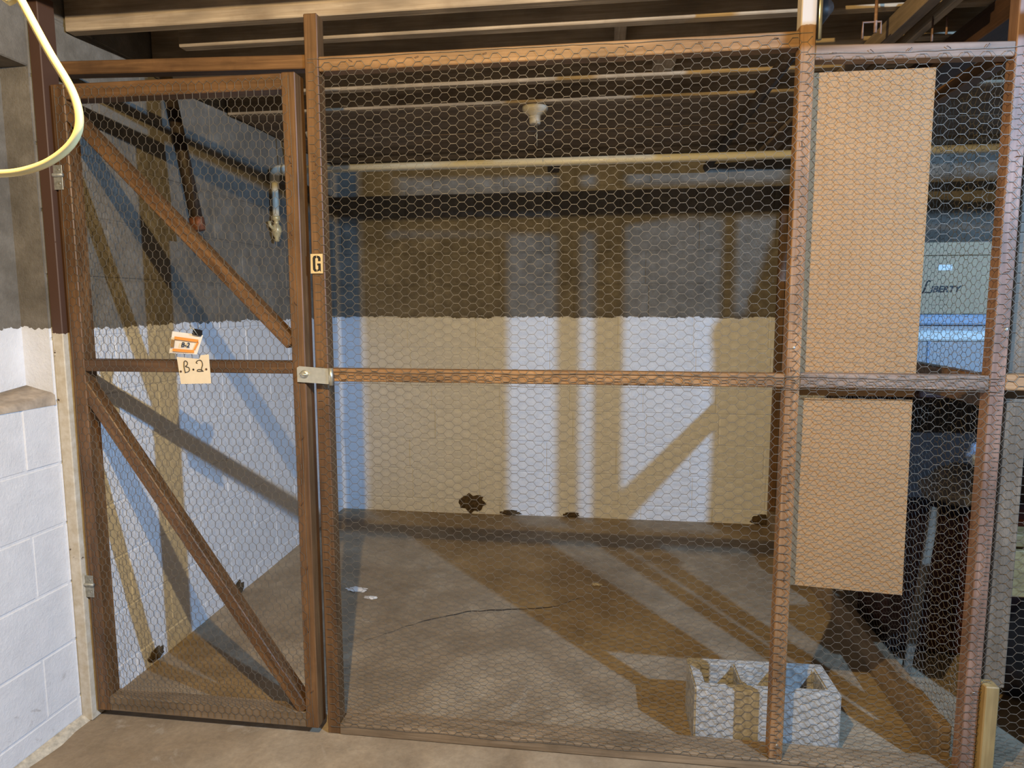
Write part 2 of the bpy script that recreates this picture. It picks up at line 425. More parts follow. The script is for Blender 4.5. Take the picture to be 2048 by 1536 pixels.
# ------------------------------------------------------------------ wire netting
def netting(name, W_, H_, parent, origin, U, V, cell=.0258, twist_along_u=True, seed=0, mat=None, bulge=.004, r0=.00060, r1=.00090, sag=0):
    """hexagonal netting as real wire in the plane origin + u*U + v*V; the twisted pairs lie along u (or v)"""
    rnd = random.Random(seed)
    U, V = Vector(U), Vector(V); Nn = U.cross(V).normalized(); origin = Vector(origin)
    A, B = (W_, H_) if twist_along_u else (H_, W_)
    half = cell * .985; tw = .0150; dx = half - tw      # column pitch, twist length, slant run
    def warp(a, b):
        u, v = (a, b) if twist_along_u else (b, a)
        q = Vector((u * 5 + seed, v * 5, seed * 1.3))
        du = .005 * noise.noise(q) + .0022 * noise.noise(q * 7); dv = .005 * noise.noise(q + Vector((9, 4, 1))) + .0022 * noise.noise(q * 7 + Vector((3, 8, 2)))
        n = bulge * noise.noise(q * .5 + Vector((1, 2, 7)))
        # the sheet runs over the frame: keep its edges flat on it
        e = min(u, W_ - u, v, H_ - v); n *= min(1, max(0, e / .08))
        return U * (u + du) + V * (v + dv - sag * math.sin(math.pi * min(1, max(0, u / W_))) * 0) + Nn * (n + rnd.uniform(-.0006, .0006))
    verts, faces = [], []
    def seg(p, q, r):
        t = (q - p); l = t.length
        if l < 1e-5: return
        t /= l; n = t.cross(Nn).normalized(); b = Nn; k = len(verts)
        for c in (p - t * r * .5, q + t * r * .5):
            for a in ((n + b), (b - n), (-n - b), (n - b)): verts.append(c + a * (r * .72))
        for i in range(4): faces.append((k + i, k + (i + 1) % 4, k + 4 + (i + 1) % 4, k + 4 + i))
    nc, nr = int(A / half) + 1, int(B / cell) + 1
    node = {}
    def P(i, j, s):
        key = (i, j, s)
        if key not in node:
            a = i * half + (tw if s else 0); b = (j + (.5 if i % 2 else 0)) * cell
            node[key] = warp(min(a, A), min(b, B))
        return node[key]
    for i in range(nc):
        for j in range(nr):
            if (j + (.5 if i % 2 else 0)) * cell > B + 1e-6 or i * half > A: continue
            seg(P(i, j, 0), P(i, j, 1), r1)
            if i + 1 < nc:
                if i % 2 == 0:
                    if (j + .5) * cell <= B: seg(P(i, j, 1), P(i + 1, j, 0), r0)
                    if j > 0: seg(P(i, j, 1), P(i + 1, j - 1, 0), r0)
                else:
                    seg(P(i, j, 1), P(i + 1, j, 0), r0)
                    if (j + 1) * cell <= B: seg(P(i, j, 1), P(i + 1, j + 1, 0), r0)
    # selvedge wires along the two edges parallel to the twists
    for b in (0, B):
        pts = [warp(A * k / 60, b) for k in range(61)]
        for p, q in zip(pts, pts[1:]): seg(p, q, r1)
    me = bpy.data.meshes.new(name); me.from_pydata(verts, [], faces); me.materials.append(mat or M_WIRE); me.update()
    return mesh_obj(name, me, None, origin, parent)

# ------------------------------------------------------------------ front partition
F = 2.010
fp = empty('cage_partition', (-.872, F, 0), 'brown timber cage front with netted bays, posts, rails and sill', 'partition')
def nail(parent, x, z, y=F, r=.0032, mat=None):
    lathe('nail', [(r, 0), (r, .0012), (r * .6, .0022)], mat or M_NAIL, (x, y + .0003, z), parent, 8, (math.pi / 2, 0, 0))
def staple(parent, x, z, y, rz, mat=None):
    w = .0055
    pts = [Vector((-w, 0, 0)), Vector((-w, -.0030, 0)), Vector((w, -.0030, 0)), Vector((w, 0, 0))]
    c, s = math.cos(rz), math.sin(rz)
    tube('staple', [(x + p.x * c, y + p.y, z + p.x * s) for p in pts], .0008, mat or M_RUST, parent, 5)
pc = box('post', -.893, -.851, F, F + .048, 0, 2.268, M_FENCE, fp)
pr = box('post', .513, .553, F, F + .046, .038, 2.46, M_POSTW, fp)
pe = box('post', 1.050, 1.090, F, F + .046, .038, 2.46, M_RED, fp)
box('post', 1.112, 1.170, F + .03, F + .068, .300, 1.140, M_GREYW, fp)
box('post', 1.122, 1.196, F + .052, F + .072, 1.06, 2.46, M_GREYW, fp)
box('sill', -.851, 2.6, F - .002, F + .088, 0, .038, M_SILL, fp)
box('rail', -.851, .513, F + .002, F + .048, 2.104, 2.146, M_RAIL, fp)
box('rail', -.851, .513, F + .002, F + .050, 1.178, 1.217, M_RAIL, fp)
box('rail', .553, 1.050, F + .002, F + .05, 1.178, 1.218, M_PALE, fp)
beam('rail', (.553, F + .025, 2.089), (1.050, F + .025, 2.074), .038, .046, M_PALE, fp, bev=.0025)
box('rail', 1.090, 2.6, F + .002, F + .05, 1.178, 1.222, M_RAIL, fp)
box('rail', 1.090, 2.6, F + .002, F + .05, 2.090, 2.178, M_RAIL, fp)
beam('rail', (-1.742, F + .04, 2.160), (-.893, F + .03, 2.136), .040, .046, M_FENCE, fp)      # above the door
# the next bay, past the edge of the picture
box('post', 1.471, 1.499, F, F + .03, 1.80, 2.09, M_RED, fp)
beam('brace', (1.625, F + .02, 2.09), (1.545, F + .02, 1.82), .040, .03, M_RED, fp)
box('post', 2.30, 2.34, F, F + .046, .038, 2.46, M_RED, fp)
# hinge jamb on the wall
box('jamb', -1.760, -1.722, 1.968, 2.035, 0, 2.36, M_JAMB, fp)
# nails and staples
for x, z in [(.532, 1.292), (.536, .790), (.535, .085)]: nail(fp, x, z, F, .0045)
for x, z in [(-.872, 1.86), (-.868, 1.835), (-.874, 1.81)]: nail(fp, x, z, F, .003, M_RUST)
for x, z in [(1.075, 1.80), (1.070, 1.50), (1.076, 1.36), (1.066, .80), (1.072, .30)]: staple(fp, x, z, F - .002, random.uniform(-1, 1), M_RUST if z > .5 else M_NAIL)
nail(fp, 1.081, 1.345, F, .0055)
for k in range(6): staple(fp, .530 + random.uniform(-.006, .006), .3 + k * .31, F - .002, random.uniform(.8, 2.0))
for k in range(9): staple(fp, -.80 + k * .15, 1.188 + random.uniform(-.006, .006), F - .002, random.uniform(-.5, .5))
for k in range(7): staple(fp, -.75 + k * .2, 2.128, F - .002, random.uniform(-1, 1))
for k in range(5): staple(fp, .6 + k * .095, 2.083, F - .002, random.uniform(-1, 1))
# netting sheets, stapled over the front of the frame
netting('wire_netting', 1.425, .965, fp, (-.884, F - .0015, 1.172), (1, 0, 0), (0, 0, 1), seed=1)
netting('wire_netting', 1.425, 1.180, fp, (-.884, F - .0030, .030), (1, 0, 0), (0, 0, 1), seed=2)
netting('wire_netting', .555, .905, fp, (.527, F - .0045, 1.174), (1, 0, 0), (0, 0, 1), cell=.0268, seed=3)
netting('wire_netting', .555, 1.180, fp, (.527, F - .0045, .030), (1, 0, 0), (0, 0, 1), cell=.0264, seed=4)
netting('wire_netting', .36, 2.05, fp, (1.070, F - .0020, .030), (1, 0, 0), (0, 0, 1), cell=.0264, seed=5)

# side partition between this cage and the next, running back to the wall
sp = empty('side_partition', (1.050, 2.10, 0), 'netted timber partition running back along the right of the cage', 'partition')
box('kick_board', 1.030, 1.068, 2.100, 4.330, .0, .135, M_SILL, sp)
box('rail', 1.070, 1.108, 2.080, 4.330, 1.122, 1.213, M_FENCE, sp)
box('rail', 1.030, 1.070, 2.060, 4.330, 2.050, 2.090, M_FENCE, sp)
box('post', 1.030, 1.070, 4.290, 4.332, .135, 2.05, M_FENCE, sp)
netting('wire_netting', 2.24, 2.02, sp, (1.0665, 2.08, .06), (0, 1, 0), (0, 0, 1), seed=6, twist_along_u=True)

# ------------------------------------------------------------------ the door
D = 1.985
dr = empty('cage_door', (-1.712, D, .03), 'tall netted timber door with two diagonal braces, standing beside the white wall', 'door')
box('stile', -1.714, -1.668, D, D + .056, .030, 2.096, M_FENCE, dr)
box('stile', -.957, -.914, D, D + .062, .030, 2.098, M_FENCE, dr)
box('rail', -1.668, -.957, D + .001, D + .055, 2.050, 2.096, M_FENCE, dr)
box('rail', -1.668, -.957, D + .001, D + .055, 1.203, 1.241, M_FENCE, dr)
box('rail', -1.668, -.957, D + .001, D + .055, .030, .082, M_SILL, dr)
beam('brace', (-1.690, D + .026, 2.035), (-.960, D + .026, 1.295), .040, .046, M_FENCE, dr)
beam('brace', (-1.690, D + .026, 1.165), (-.965, D + .026, .085), .042, .046, M_FENCE, dr)
netting('wire_netting', .770, 2.045, dr, (-1.703, D - .0015, .040), (1, 0, 0), (0, 0, 1), cell=.0250, twist_along_u=False, seed=8)
for zc in (1.815, .475):
    h = box('hinge', -1.760, -1.692, D - .004, D - .001, zc - .038, zc + .038, M_HINGE, dr, .001)
    tube('knuckle', [(-1.719, D - .006, zc - .038), (-1.719, D - .006, zc + .038)], .006, M_HINGE, h, 10)
    for sx_ in (-1.745, -1.703):
        for dz in (-.024, 0, .024): lathe('screw', [(.0038, 0), (.0034, .0014), (.0005, .0018)], M_HINGE, (sx_, D - .004, zc + dz), h, 8, (math.pi / 2, 0, 0))
# hasp
hz = 1.199
hs = poly_prism('hasp', [(-.938, hz - .020), (-.938, hz + .024), (-.930, hz + .029), (-.832, hz + .022), (-.832, hz - .026)], .003, M_ZINC, (0, D - .008, 0), dr)
hs.location = Vector((0, D - .008, 0)) - wbase(dr)
tube('curled_end', [(-.828, D - .010, hz + .024), (-.828, D - .010, hz - .029)], .0075, M_ZINC, hs, 12)
lathe('rosette', [(.013, 0), (.0125, .002), (.008, .004)], M_ZINC, (-.915, D - .008, hz + .004), hs, 16, (math.pi / 2, 0, 0))
tube('staple_loop', bez([(-.922, D - .010, hz + .004), (-.922, D - .022, hz + .006), (-.914, D - .026, hz + .006), (-.904, D - .022, hz + .004), (-.904, D - .010, hz + .003)], 5), .003, M_ZINC, hs, 8)
for k in range(9): staple(dr, -.936 + random.uniform(-.008, .006), .16 + k * .21, D - .002, random.uniform(.6, 2.4))
for k in range(3): nail(dr, -.937 + .004 * (k % 2), 1.80 + .028 * k, D, .003, M_RUST)

# ------------------------------------------------------------------ signs on the door and the post
def quad_sheet(name, corners, y0, mat, loc_z, parent=None, bend=0.0, th=.0006, **kw):
    """a sheet with the four given (x, z) corners (TL, TR, BR, BL), slightly curled"""
    bm = bmesh.new(); n = 8; G = [[], []]
    TL, TR, BR, BLc = [Vector((x, 0, z)) for x, z in corners]
    o = Vector((BLc.x, y0, BLc.z))
    for s, dy in ((0, 0), (1, th)):
        for j in range(n + 1):
            r = []
            for i in range(n + 1):
                u, v = i / n, j / n
                p = (BLc * (1 - u) + BR * u) * (1 - v) + (TL * (1 - u) + TR * u) * v
                p.y = y0 + dy - bend * (u * u) * (1 - v)
                r.append(bm.verts.new(p - o))
            G[s].append(r)
    for s in (0, 1):
        for j in range(n):
            for i in range(n):
                q = (G[s][j][i], G[s][j][i + 1], G[s][j + 1][i + 1], G[s][j + 1][i]); bm.faces.new(q if s == 0 else q[::-1])
    for i in range(n):
        bm.faces.new((G[0][0][i], G[1][0][i], G[1][0][i + 1], G[0][0][i + 1])); bm.faces.new((G[0][n][i], G[0][n][i + 1], G[1][n][i + 1], G[1][n][i]))
        bm.faces.new((G[0][i][0], G[0][i + 1][0], G[1][i + 1][0], G[1][i][0])); bm.faces.new((G[0][i][n], G[1][i][n], G[1][i + 1][n], G[0][i + 1][n]))
    bmesh.ops.recalc_face_normals(bm, faces=bm.faces[:])
    return mesh_obj(name, from_bm(bm, name, mat), mat, o, parent, **kw)
KX = .9876   # depth of the door face over the plane the sizes were read in
def dpt(x, z, y=1.978):                      # place read at y = 2.010 carried to depth y
    return x * y / 2.01, CAMZ + (z - CAMZ) * y / 2.01
def text_me(txt, size, mat, shear=0.0, extrude=.0003, bold=0.0, spacing=1.0):
    cu = bpy.data.curves.new('txt', 'FONT'); cu.body = txt; cu.size = size; cu.shear = shear; cu.extrude = extrude
    cu.align_x = 'CENTER'; cu.align_y = 'CENTER'; cu.offset = bold; cu.space_character = spacing; cu.resolution_u = 3
    o = bpy.data.objects.new('txt', cu); C.objects.link(o)
    bpy.context.view_layer.update()
    me = bpy.data.meshes.new_from_object(o.evaluated_get(bpy.context.evaluated_depsgraph_get()))
    bpy.data.objects.remove(o); me.materials.clear(); me.materials.append(mat)
    return me
# printed slip, curled, held by the clip:   pixel corners carried to the door face
sgn = quad_sheet('paper_sign', [(-1.345, 1.334), (-1.242, 1.322), (-1.262, 1.262), (-1.360, 1.266)], D - .010, M_PAPER, 0, bend=.006,
                 label='white paper slip printed B-2 in an orange frame, hanging crooked from a clip', cat='sign')
def strip(name, a, b, w, mat, parent, y):
    a, b = Vector((a[0], y, a[1])), Vector((b[0], y, b[1]))
    t = (b - a).normalized(); n = Vector((-t.z, 0, t.x)) * w / 2
    bm = bmesh.new(); o = (a + b) / 2
    for s in (0, .0003):
        pass
    v = [bm.verts.new(p - o + Vector((0, d, 0))) for d in (0, .0004) for p in (a - n, b - n, b + n, a + n)]
    for f in ((0, 1, 2, 3), (7, 6, 5, 4), (0, 4, 5, 1), (1, 5, 6, 2), (2, 6, 7, 3), (3, 7, 4, 0)): bm.faces.new([v[k] for k in f])
    bmesh.ops.recalc_face_normals(bm, faces=bm.faces[:])
    return mesh_obj(name, from_bm(bm, name, mat), mat, o, parent)
yy = D - .0165
strip('printed_border', (-1.335, 1.314), (-1.255, 1.304), .009, M_ORANGE, sgn, yy)
strip('printed_border', (-1.344, 1.276), (-1.271, 1.271), .009, M_ORANGE, sgn, yy)
strip('printed_border', (-1.340, 1.308), (-1.345, 1.283), .012, M_BROWNP, sgn, yy)
strip('printed_border', (-1.256, 1.301), (-1.270, 1.277), .006, M_ORANGE, sgn, yy)
tm = text_me('B-2', .021, M_INK, .25, .0003, .0004)
t_ = mesh_obj('lettering', tm, M_INK, (-1.300, yy - .0004, 1.2915), sgn, (math.pi / 2, math.radians(4), 0))
# hand lettered card
c2 = poly_prism('card_sign', [(-1.329, 1.167), (-1.226, 1.170), (-1.229, 1.262), (-1.256, 1.259), (-1.262, 1.247), (-1.338, 1.253)], .0012, M_CARDC, (0, D - .006, 0),
                label='cream card hand lettered B.2 in black marker, pinned to the door mid rail', cat='sign')
for me_ in [c2.data]:
    o_ = Vector((-1.28, 0, 1.20))
    for v in me_.vertices: v.co -= o_
    c2.location = Vector((0, D - .006, 0)) + o_
yy = D - .0072
def stroke(pts, w, parent, y=yy):
    return tube('pen_stroke', [(p[0], y, p[1]) for p in bez([(a, b, 0) for a, b in pts], 6)], w, M_INK, parent, 6)
stroke([(-1.313, 1.238), (-1.314, 1.222), (-1.311, 1.204)], .0014, c2)
stroke([(-1.314, 1.236), (-1.309, 1.241), (-1.302, 1.236), (-1.303, 1.228), (-1.309, 1.223), (-1.299, 1.220), (-1.296, 1.213), (-1.300, 1.207), (-1.312, 1.203)], .0012, c2)
lathe('pen_dot', [(.0034, 0), (.0030, .0006)], M_INK, (-1.283, yy + .0004, 1.2135), c2, 10, (math.pi / 2, 0, 0))
stroke([(-1.268, 1.233), (-1.272, 1.236), (-1.266, 1.242), (-1.257, 1.243), (-1.252, 1.237), (-1.251, 1.228), (-1.255, 1.216), (-1.252, 1.209)], .0012, c2)
stroke([(-1.252, 1.209), (-1.262, 1.208), (-1.270, 1.209), (-1.266, 1.214), (-1.257, 1.213), (-1.249, 1.208)], .0012, c2)
for x, z in ((-1.326, 1.207), (-1.239, 1.215)): lathe('tack', [(.0036, 0), (.003, .0012), (.001, .002)], M_RUST, (x, D - .0072, z), c2, 8, (math.pi / 2, 0, 0))
# binder clip
cl = poly_prism('binder_clip', [(-.014, -.010), (.014, -.010), (.012, .008), (-.012, .008)], .010, M_BLACKM, (-1.258, D - .018, 1.332), None, (0, math.radians(12), 0),
                label='small black binder clip with wire handles above the paper slip', cat='clip')
for s in (-1, 1):
    pts = [(-1.258 + .006 * s, D - .019, 1.324), (-1.272 + .005 * s, D - .022, 1.340), (-1.280 + .002 * s, D - .022, 1.349)]
    tube('wire_handle', pts, .0009, M_ZINC, cl, 6)
pts = [(-1.262, D - .006, 1.342), (-1.258, D - .004, 1.354), (-1.254, D - .004, 1.354), (-1.252, D - .006, 1.342)]
tube('wire_handle', pts, .0008, M_ZINC, cl, 6)
# stencil letter tile
gt = poly_prism('letter_tile', [(-.021, -.029), (.018, -.029), (.019, .030), (-.020, .030)], .0012, M_TILE, (-.873, F - .006, 1.540), None,
                label='small tan tile with black stencil letter G on the post', cat='sign')
def gpoly(pts): 
    return poly_prism('stencil_letter', pts, .0006, M_INK, (-.873, F - .0066, 1.540), gt)
gpoly([(-.013, -.017), (-.013, .018), (-.009, .024), (-.0015, .025), (-.0015, .018), (-.005, .016), (-.005, -.015), (-.0015, -.018), (-.0015, -.024), (-.009, -.023)])
gpoly([(.0005, .025), (.008, .023), (.012, .018), (.012, .008), (.004, .008), (.004, .016), (.0005, .018)])
gpoly([(.0005, -.024), (.0005, -.018), (.004, -.016), (.004, -.005), (.001, -.005), (.001, .001), (.012, .001), (.012, -.024), (.008, -.020)])

# ------------------------------------------------------------------ sheets behind the right bay
s1 = box('cardboard_sheet', .538, .883, 2.064, 2.069, 1.150, 2.052, M_CB1, None, .0008,
         label='tall plain tan cardboard sheet behind the netting, above the mid rail', cat='cardboard', group='tan sheets behind the netting')
s2 = poly_prism('cardboard_sheet', [(-.195, -.282), (.152, -.299), (.145, .285), (-.193, .286)], .005, M_CB1, (.733, 2.064, .856), None,
                label='shorter tan cardboard sheet behind the netting, below the mid rail', cat='cardboard', group='tan sheets behind the netting')
# next bay: an unseen plywood sheet, added and outlined to cast a large wall shadow
pl = poly_prism('shadow_board', [(-.094, -.91), (.092, -.91), (.092, .908), (-.060, .908), (-.080, .895), (-.090, .865), (-.082, .80), (-.078, .5), (-.085, .3)], .012, M_GREYW, (1.505, 2.112, .910), None,
                label='unseen plywood board added in the next bay to cast a shadow on the back wall', cat='plywood')

# ------------------------------------------------------------------ loose block on the cage floor
def hollow_block():
    bm = bmesh.new(); X0, X1, Y0, Y1, H = -.225, .225, 0, .190, .198
    cores = [(-.188, -.075), (-.052, .052), (.075, .188)]; ya, yb_ = .034, .156
    xs = sorted({X0, X1} | {a for c in cores for a in c}); ys = [Y0, ya, yb_, Y1]
    def solid(i, j):
        cx = (xs[i] + xs[i + 1]) / 2; cy = (ys[j] + ys[j + 1]) / 2
        if ya < cy < yb_ and any(a < cx < b for a, b in cores): return False
        return True
    V_ = {}
    def v(i, j, z):
        k = (i, j, z)
        if k not in V_: V_[k] = bm.verts.new((xs[i], ys[j], z))
        return V_[k]
    nx_, ny_ = len(xs) - 1, 3
    for i in range(nx_):
        for j in range(ny_):
            if not solid(i, j): continue
            bm.faces.new((v(i, j, H), v(i + 1, j, H), v(i + 1, j + 1, H), v(i, j + 1, H)))
            bm.faces.new((v(i, j, 0), v(i, j + 1, 0), v(i + 1, j + 1, 0), v(i + 1, j, 0)))
            for (di, dj, a, b) in ((-1, 0, (i, j + 1), (i, j)), (1, 0, (i + 1, j), (i + 1, j + 1)), (0, -1, (i, j), (i + 1, j)), (0, 1, (i + 1, j + 1), (i, j + 1))):
                I, J = i + di, j + dj
                if 0 <= I < nx_ and 0 <= J < ny_ and solid(I, J): continue
                bm.faces.new((v(*a, 0), v(*b, 0), v(*b, H), v(*a, H)))
    bmesh.ops.recalc_face_normals(bm, faces=bm.faces[:])
    bmesh.ops.bevel(bm, geom=[e for e in bm.edges if e.is_manifold and e.calc_face_angle(0) > .5], offset=.005, segments=2, affect='EDGES')
    return bm
M_BLOCK = plain('cinder block', (.39, .37, .345), .95, 0, .35, 55, .006)
blk = mesh_obj('concrete_block', from_bm(hollow_block(), 'concrete_block', M_BLOCK), M_BLOCK, (.528, 2.112, fz(2.15)), None, (0, 0, math.radians(1.5)),
               label='grey hollow concrete block standing on the floor behind the sill', cat='block')

# ------------------------------------------------------------------ pipes
wp = empty('water_pipe', (-1.722, 3.45, 2.11), 'ivory plastic pipe crossing the cage under the joists, ending in a spigot', 'pipe')
PY, PZ = 3.45, 2.115
tube('pipe_run', [(-1.665, PY, PZ), (0.0, PY, PZ + .002), (2.6, PY, PZ + .004)], .0205, M_PVC, wp, 16)
tube('elbow', bez([(-1.655, PY, PZ), (-1.698, PY, PZ), (-1.718, PY, PZ - .020), (-1.720, PY, PZ - .062)], 6), .0255, M_PVC, wp, 16)
tube('collar', [(-1.645, PY, PZ), (-1.671, PY, PZ)], .029, M_PVC, wp, 16)
tube('drop_pipe', [(-1.720, PY, PZ - .06), (-1.720, PY, 1.865)], .0170, M_PVC, wp, 14)
sg = lathe('spigot', [(.014, .085), (.021, .080), (.021, .062), (.013, .058), (.013, .040), (.024, .030), (.027, .010), (.022, -.014), (.012, -.030), (.013, -.046), (.009, -.050)], M_BRASS, (-1.720, PY, 1.800), wp, 14)
tube('spigot_handle', [(-1.722, PY - .01, 1.805), (-1.738, PY - .035, 1.830), (-1.738, PY - .04, 1.853)], .009, M_BRASS, sg, 8)
tm = text_me('-- - --- - -- ---- - -- --- -- - ---- -- - --- -- -', .0135, M_INKG)
for k in range(3):
    mesh_obj('pipe_print', tm, M_INKG, (-1.15 + k * .62, PY - .0207, PZ + .001), wp, (math.pi / 2, 0, 0))
beam('hanger_strap', (-1.52, PY - .026, 2.30), (-1.44, PY - .024, 2.095), .024, .003, M_JOIST, wp, bev=.0005)
tube('hanger_wire', [(-1.61, PY - .01, 2.30), (-1.58, PY - .024, 2.19), (-1.57, PY - .026, 2.10)], .004, M_ZINC, wp, 6)
dp = empty('capped_pipe', (-1.57, 2.5, 1.71), 'dark iron pipe slanting down from the ceiling with a rusty capped end', 'pipe')
tube('pipe', [(-1.672, 2.5, 2.31), (-1.571, 2.5, 1.735)], .0235, M_IRON, dp, 14)
tube('cap', [(-1.574, 2.5, 1.752), (-1.566, 2.5, 1.705)], .0285, M_IRONRUST, dp, 8)
# pipes and battens that run back under the joists at the right
def run(name, x, z, y0, y1, r, mat, label, cat):
    return tube(name, [(x, y0, z), (x, y1, z)], r, mat, None, 14, label=label, cat=cat, group='runs under the ceiling')
run('ceiling_pipe', .595, 2.232, 2.09, 4.30, .024, M_IRON, 'dark pipe running back under the joists beside the tall post', 'pipe')
b1 = box('ceiling_batten', .86, .90, 2.0, 4.30, 2.235, 2.296, M_SOFF, None, label='brown batten under the joists, between the dark pipe and the wide beam', cat='batten', group='runs under the ceiling')
b2 = box('ceiling_batten', 1.12, 1.22, 1.9, 4.30, 2.215, 2.296, M_DARKW, None, label='wide dark beam under the joists at the top right corner', cat='batten', group='runs under the ceiling')
b4 = empty('shadow_batten', (1.375, 1.51, 2.13), 'unseen batten added under the joists to block light from the cool bulb', 'batten', 'runs under the ceiling')  # unseen; added to block the cool bulb's light high on the back wall
box('bar', .95, 1.80, 1.49, 1.53, 2.131, 2.174, M_JOIST, b4)
for xh in (1.0, 1.74): box('hanger_leg', xh, xh + .03, 1.495, 1.525, 2.174, 2.302, M_JOIST, b4)
b3 = box('ceiling_batten', .965, .99, 2.1, 4.2, 2.262, 2.297, M_JOIST, None, label='thin pale batten under the joists beside the wide dark beam', cat='batten', group='runs under the ceiling')
def hanger(x, y, z, w, h, label):
    tube('pipe_hanger', [(x - w / 2, y, z), (x - w / 2, y, z + h), (x + w / 2, y, z + h), (x + w / 2, y, z + .25 * h)], .0035, M_RED, None, 6, label=label, cat='hanger', group='wire hangers under the ceiling')
hanger(.765, 2.22, 2.19, .050, .045, 'thin square wire hanger under the ceiling nearest the tall post')
hanger(.985, 2.30, 2.20, .040, .070, 'taller wire hanger under the ceiling near the top right corner')
tube('hanger_rod', [(.775, 2.22, 2.205), (.775, 2.22, 2.31)], .005, M_RED, None, 8, label='rod hanging from the joist into the square wire hanger', cat='rod')
cd = tube('steel_conduit', [(.568, 2.04, 2.13), (.568, 2.04, 2.31)], .0075, M_ZINC, None, 10, label='short steel conduit beside the top of the tall post', cat='conduit')

# ------------------------------------------------------------------ lamps
def lampholder(loc, label, group):
    e = empty('lampholder', loc, label, 'lamp holder', group)
    lathe('rose', [(.058, 0), (.058, -.012), (.050, -.026), (.030, -.036), (.027, -.040)], M_PORC, loc, e, 24)
    lathe('socket', [(.027, -.036), (.026, -.070), (.022, -.076), (.018, -.076)], M_PORC, loc, e, 20)
    return e
lh = lampholder((-.322, 3.16, JZ - .001), 'dusty porcelain lamp holder without a bulb under the cage ceiling', 'porcelain lamp holders')
tube('pull_chain', [(-.312, 3.135, 2.235), (-.310, 3.130, 2.12)], .0012, M_ZINC, lh, 5)
def bulb_lamp(pos, col, watts, rad, label):
    top = (pos[0], pos[1], pos[2] + .098)
    e = lampholder(top, label, 'porcelain lamp holders')
    L = bpy.data.lights.new('bulb_light', 'POINT'); L.energy = watts; L.shadow_soft_size = rad; L.use_nodes = True
    nt = L.node_tree; em = nt.nodes['Emission']; em.inputs[0].default_value = (*col, 1)
    fo = nt.nodes.new('ShaderNodeLightFalloff'); fo.inputs['Strength'].default_value = 1.0
    nt.links.new(math_n(nt, 'ADD', math_n(nt, 'MULTIPLY', fo.outputs['Quadratic'], 1.4), math_n(nt, 'MULTIPLY', fo.outputs['Linear'], .65)), em.inputs['Strength'])
    o = bpy.data.objects.new('bulb_light', L); o.location = Vector(pos) - Vector(top); o.parent = e; C.objects.link(o)
    return e
bulb_lamp(WARM_POS, WARM_COL, WARM_E, .010, 'porcelain lamp holder with the warm bulb in front of the cage')
bulb_lamp(COOL_POS, COOL_COL, COOL_E, .022, 'porcelain lamp holder with the daylight bulb in front of the next bay')

# cord looping in front of the wall
pts = [(-.955, 1.0, 1.985), (-.902, 1.0, 1.884), (-.862, 1.0, 1.808), (-.826, 1.0, 1.745), (-.817, 1.0, 1.700), (-.832, 1.0, 1.668), (-.870, 1.0, 1.642), (-.915, 1.0, 1.628), (-.963, 1.0, 1.624), (-1.02, 1.0, 1.630)]
pts = [(-1.10, 1.0, 2.32)] + pts + [(-1.20, 1.02, 1.70), (-1.32, 1.05, 1.95), (-1.38, 1.05, 2.32)]
CK = .6
pts = [(x * CK, yv * CK, CAMZ + (z - CAMZ) * CK) for x, yv, z in pts]
pts[0] = (pts[0][0], pts[0][1], 2.30); pts[-1] = (pts[-1][0], pts[-1][1], 2.30)
tube('electric_cord', bez(pts, 8), .0062 * CK, M_CORD, None, 12, label='pale yellow cord looping down from the ceiling in front of the wall', cat='cord')

# ------------------------------------------------------------------ things stored in the next bay
ct = empty('carton', (1.47, 3.20, 1.372), 'brown carton printed LIBERTY on top of the plastic bin', 'carton')
box('box_body', 1.20, 1.665, 3.20, 3.52, 1.372, 1.622, M_CB2, ct, .003)
box('box_lid', 1.197, 1.668, 3.197, 3.523, 1.624, 1.680, M_CB2, ct, .003)
tm = text_me('IBERTY', .038, M_INK, .25, .0003, .0013)
mesh_obj('lettering', tm, M_INK, (1.462, 3.1990, 1.478), ct, (math.pi / 2, 0, 0))
tube('lettering', [(p.x, 3.1992, p.z) for p in bez([(1.402, 0, 1.512), (1.395, 0, 1.516), (1.387, 0, 1.505), (1.379, 0, 1.475), (1.374, 0, 1.463), (1.385, 0, 1.466), (1.405, 0, 1.464)], 5)], .0028, M_INK, ct, 6)
for t, z, s in (('- --- - --- -', 1.446, .014), ('-- - --', 1.432, .014), ('----- ---- -- - --', 1.412, .016)):
    mesh_obj('fine_print', text_me(t, s, M_INKG), M_INKG, (1.455, 3.1990, z), ct, (math.pi / 2, 0, 0))
box('sticker', 1.430, 1.486, 3.1985, 3.1995, 1.560, 1.584, M_STICK, ct, 0)
bn = empty('plastic_bin', (1.42, 3.18, 1.05), 'blue grey plastic storage bin under the LIBERTY carton', 'bin')
box('bin_body', 1.20, 1.66, 3.19, 3.55, 1.05, 1.325, M_BIN, bn, .01)
box('bin_lid', 1.18, 1.68, 3.17, 3.57, 1.325, 1.370, M_LID, bn, .008)
box('bin_rim', 1.19, 1.67, 3.172, 3.56, 1.255, 1.300, M_STICK, bn, .008)
box('bin_rib', 1.402, 1.414, 3.183, 3.20, 1.07, 1.27, M_LID, bn, .003)
tb = empty('storage_table', (1.55, 3.4, 0), 'dark stained table holding up the plastic bin', 'table')
box('table_top', 1.16, 2.3, 3.12, 3.75, 1.012, 1.048, M_MAROON, tb, .004)
for x in (1.18, 2.24):
    for yv in (3.14, 3.69): box('leg', x, x + .045, yv, yv + .045, fz(yv), 1.012, M_BLACKST, tb, .003)
box('back_panel', 1.16, 2.3, 3.735, 3.75, fz(3.7), 1.012, M_BLACKST, tb, .002)
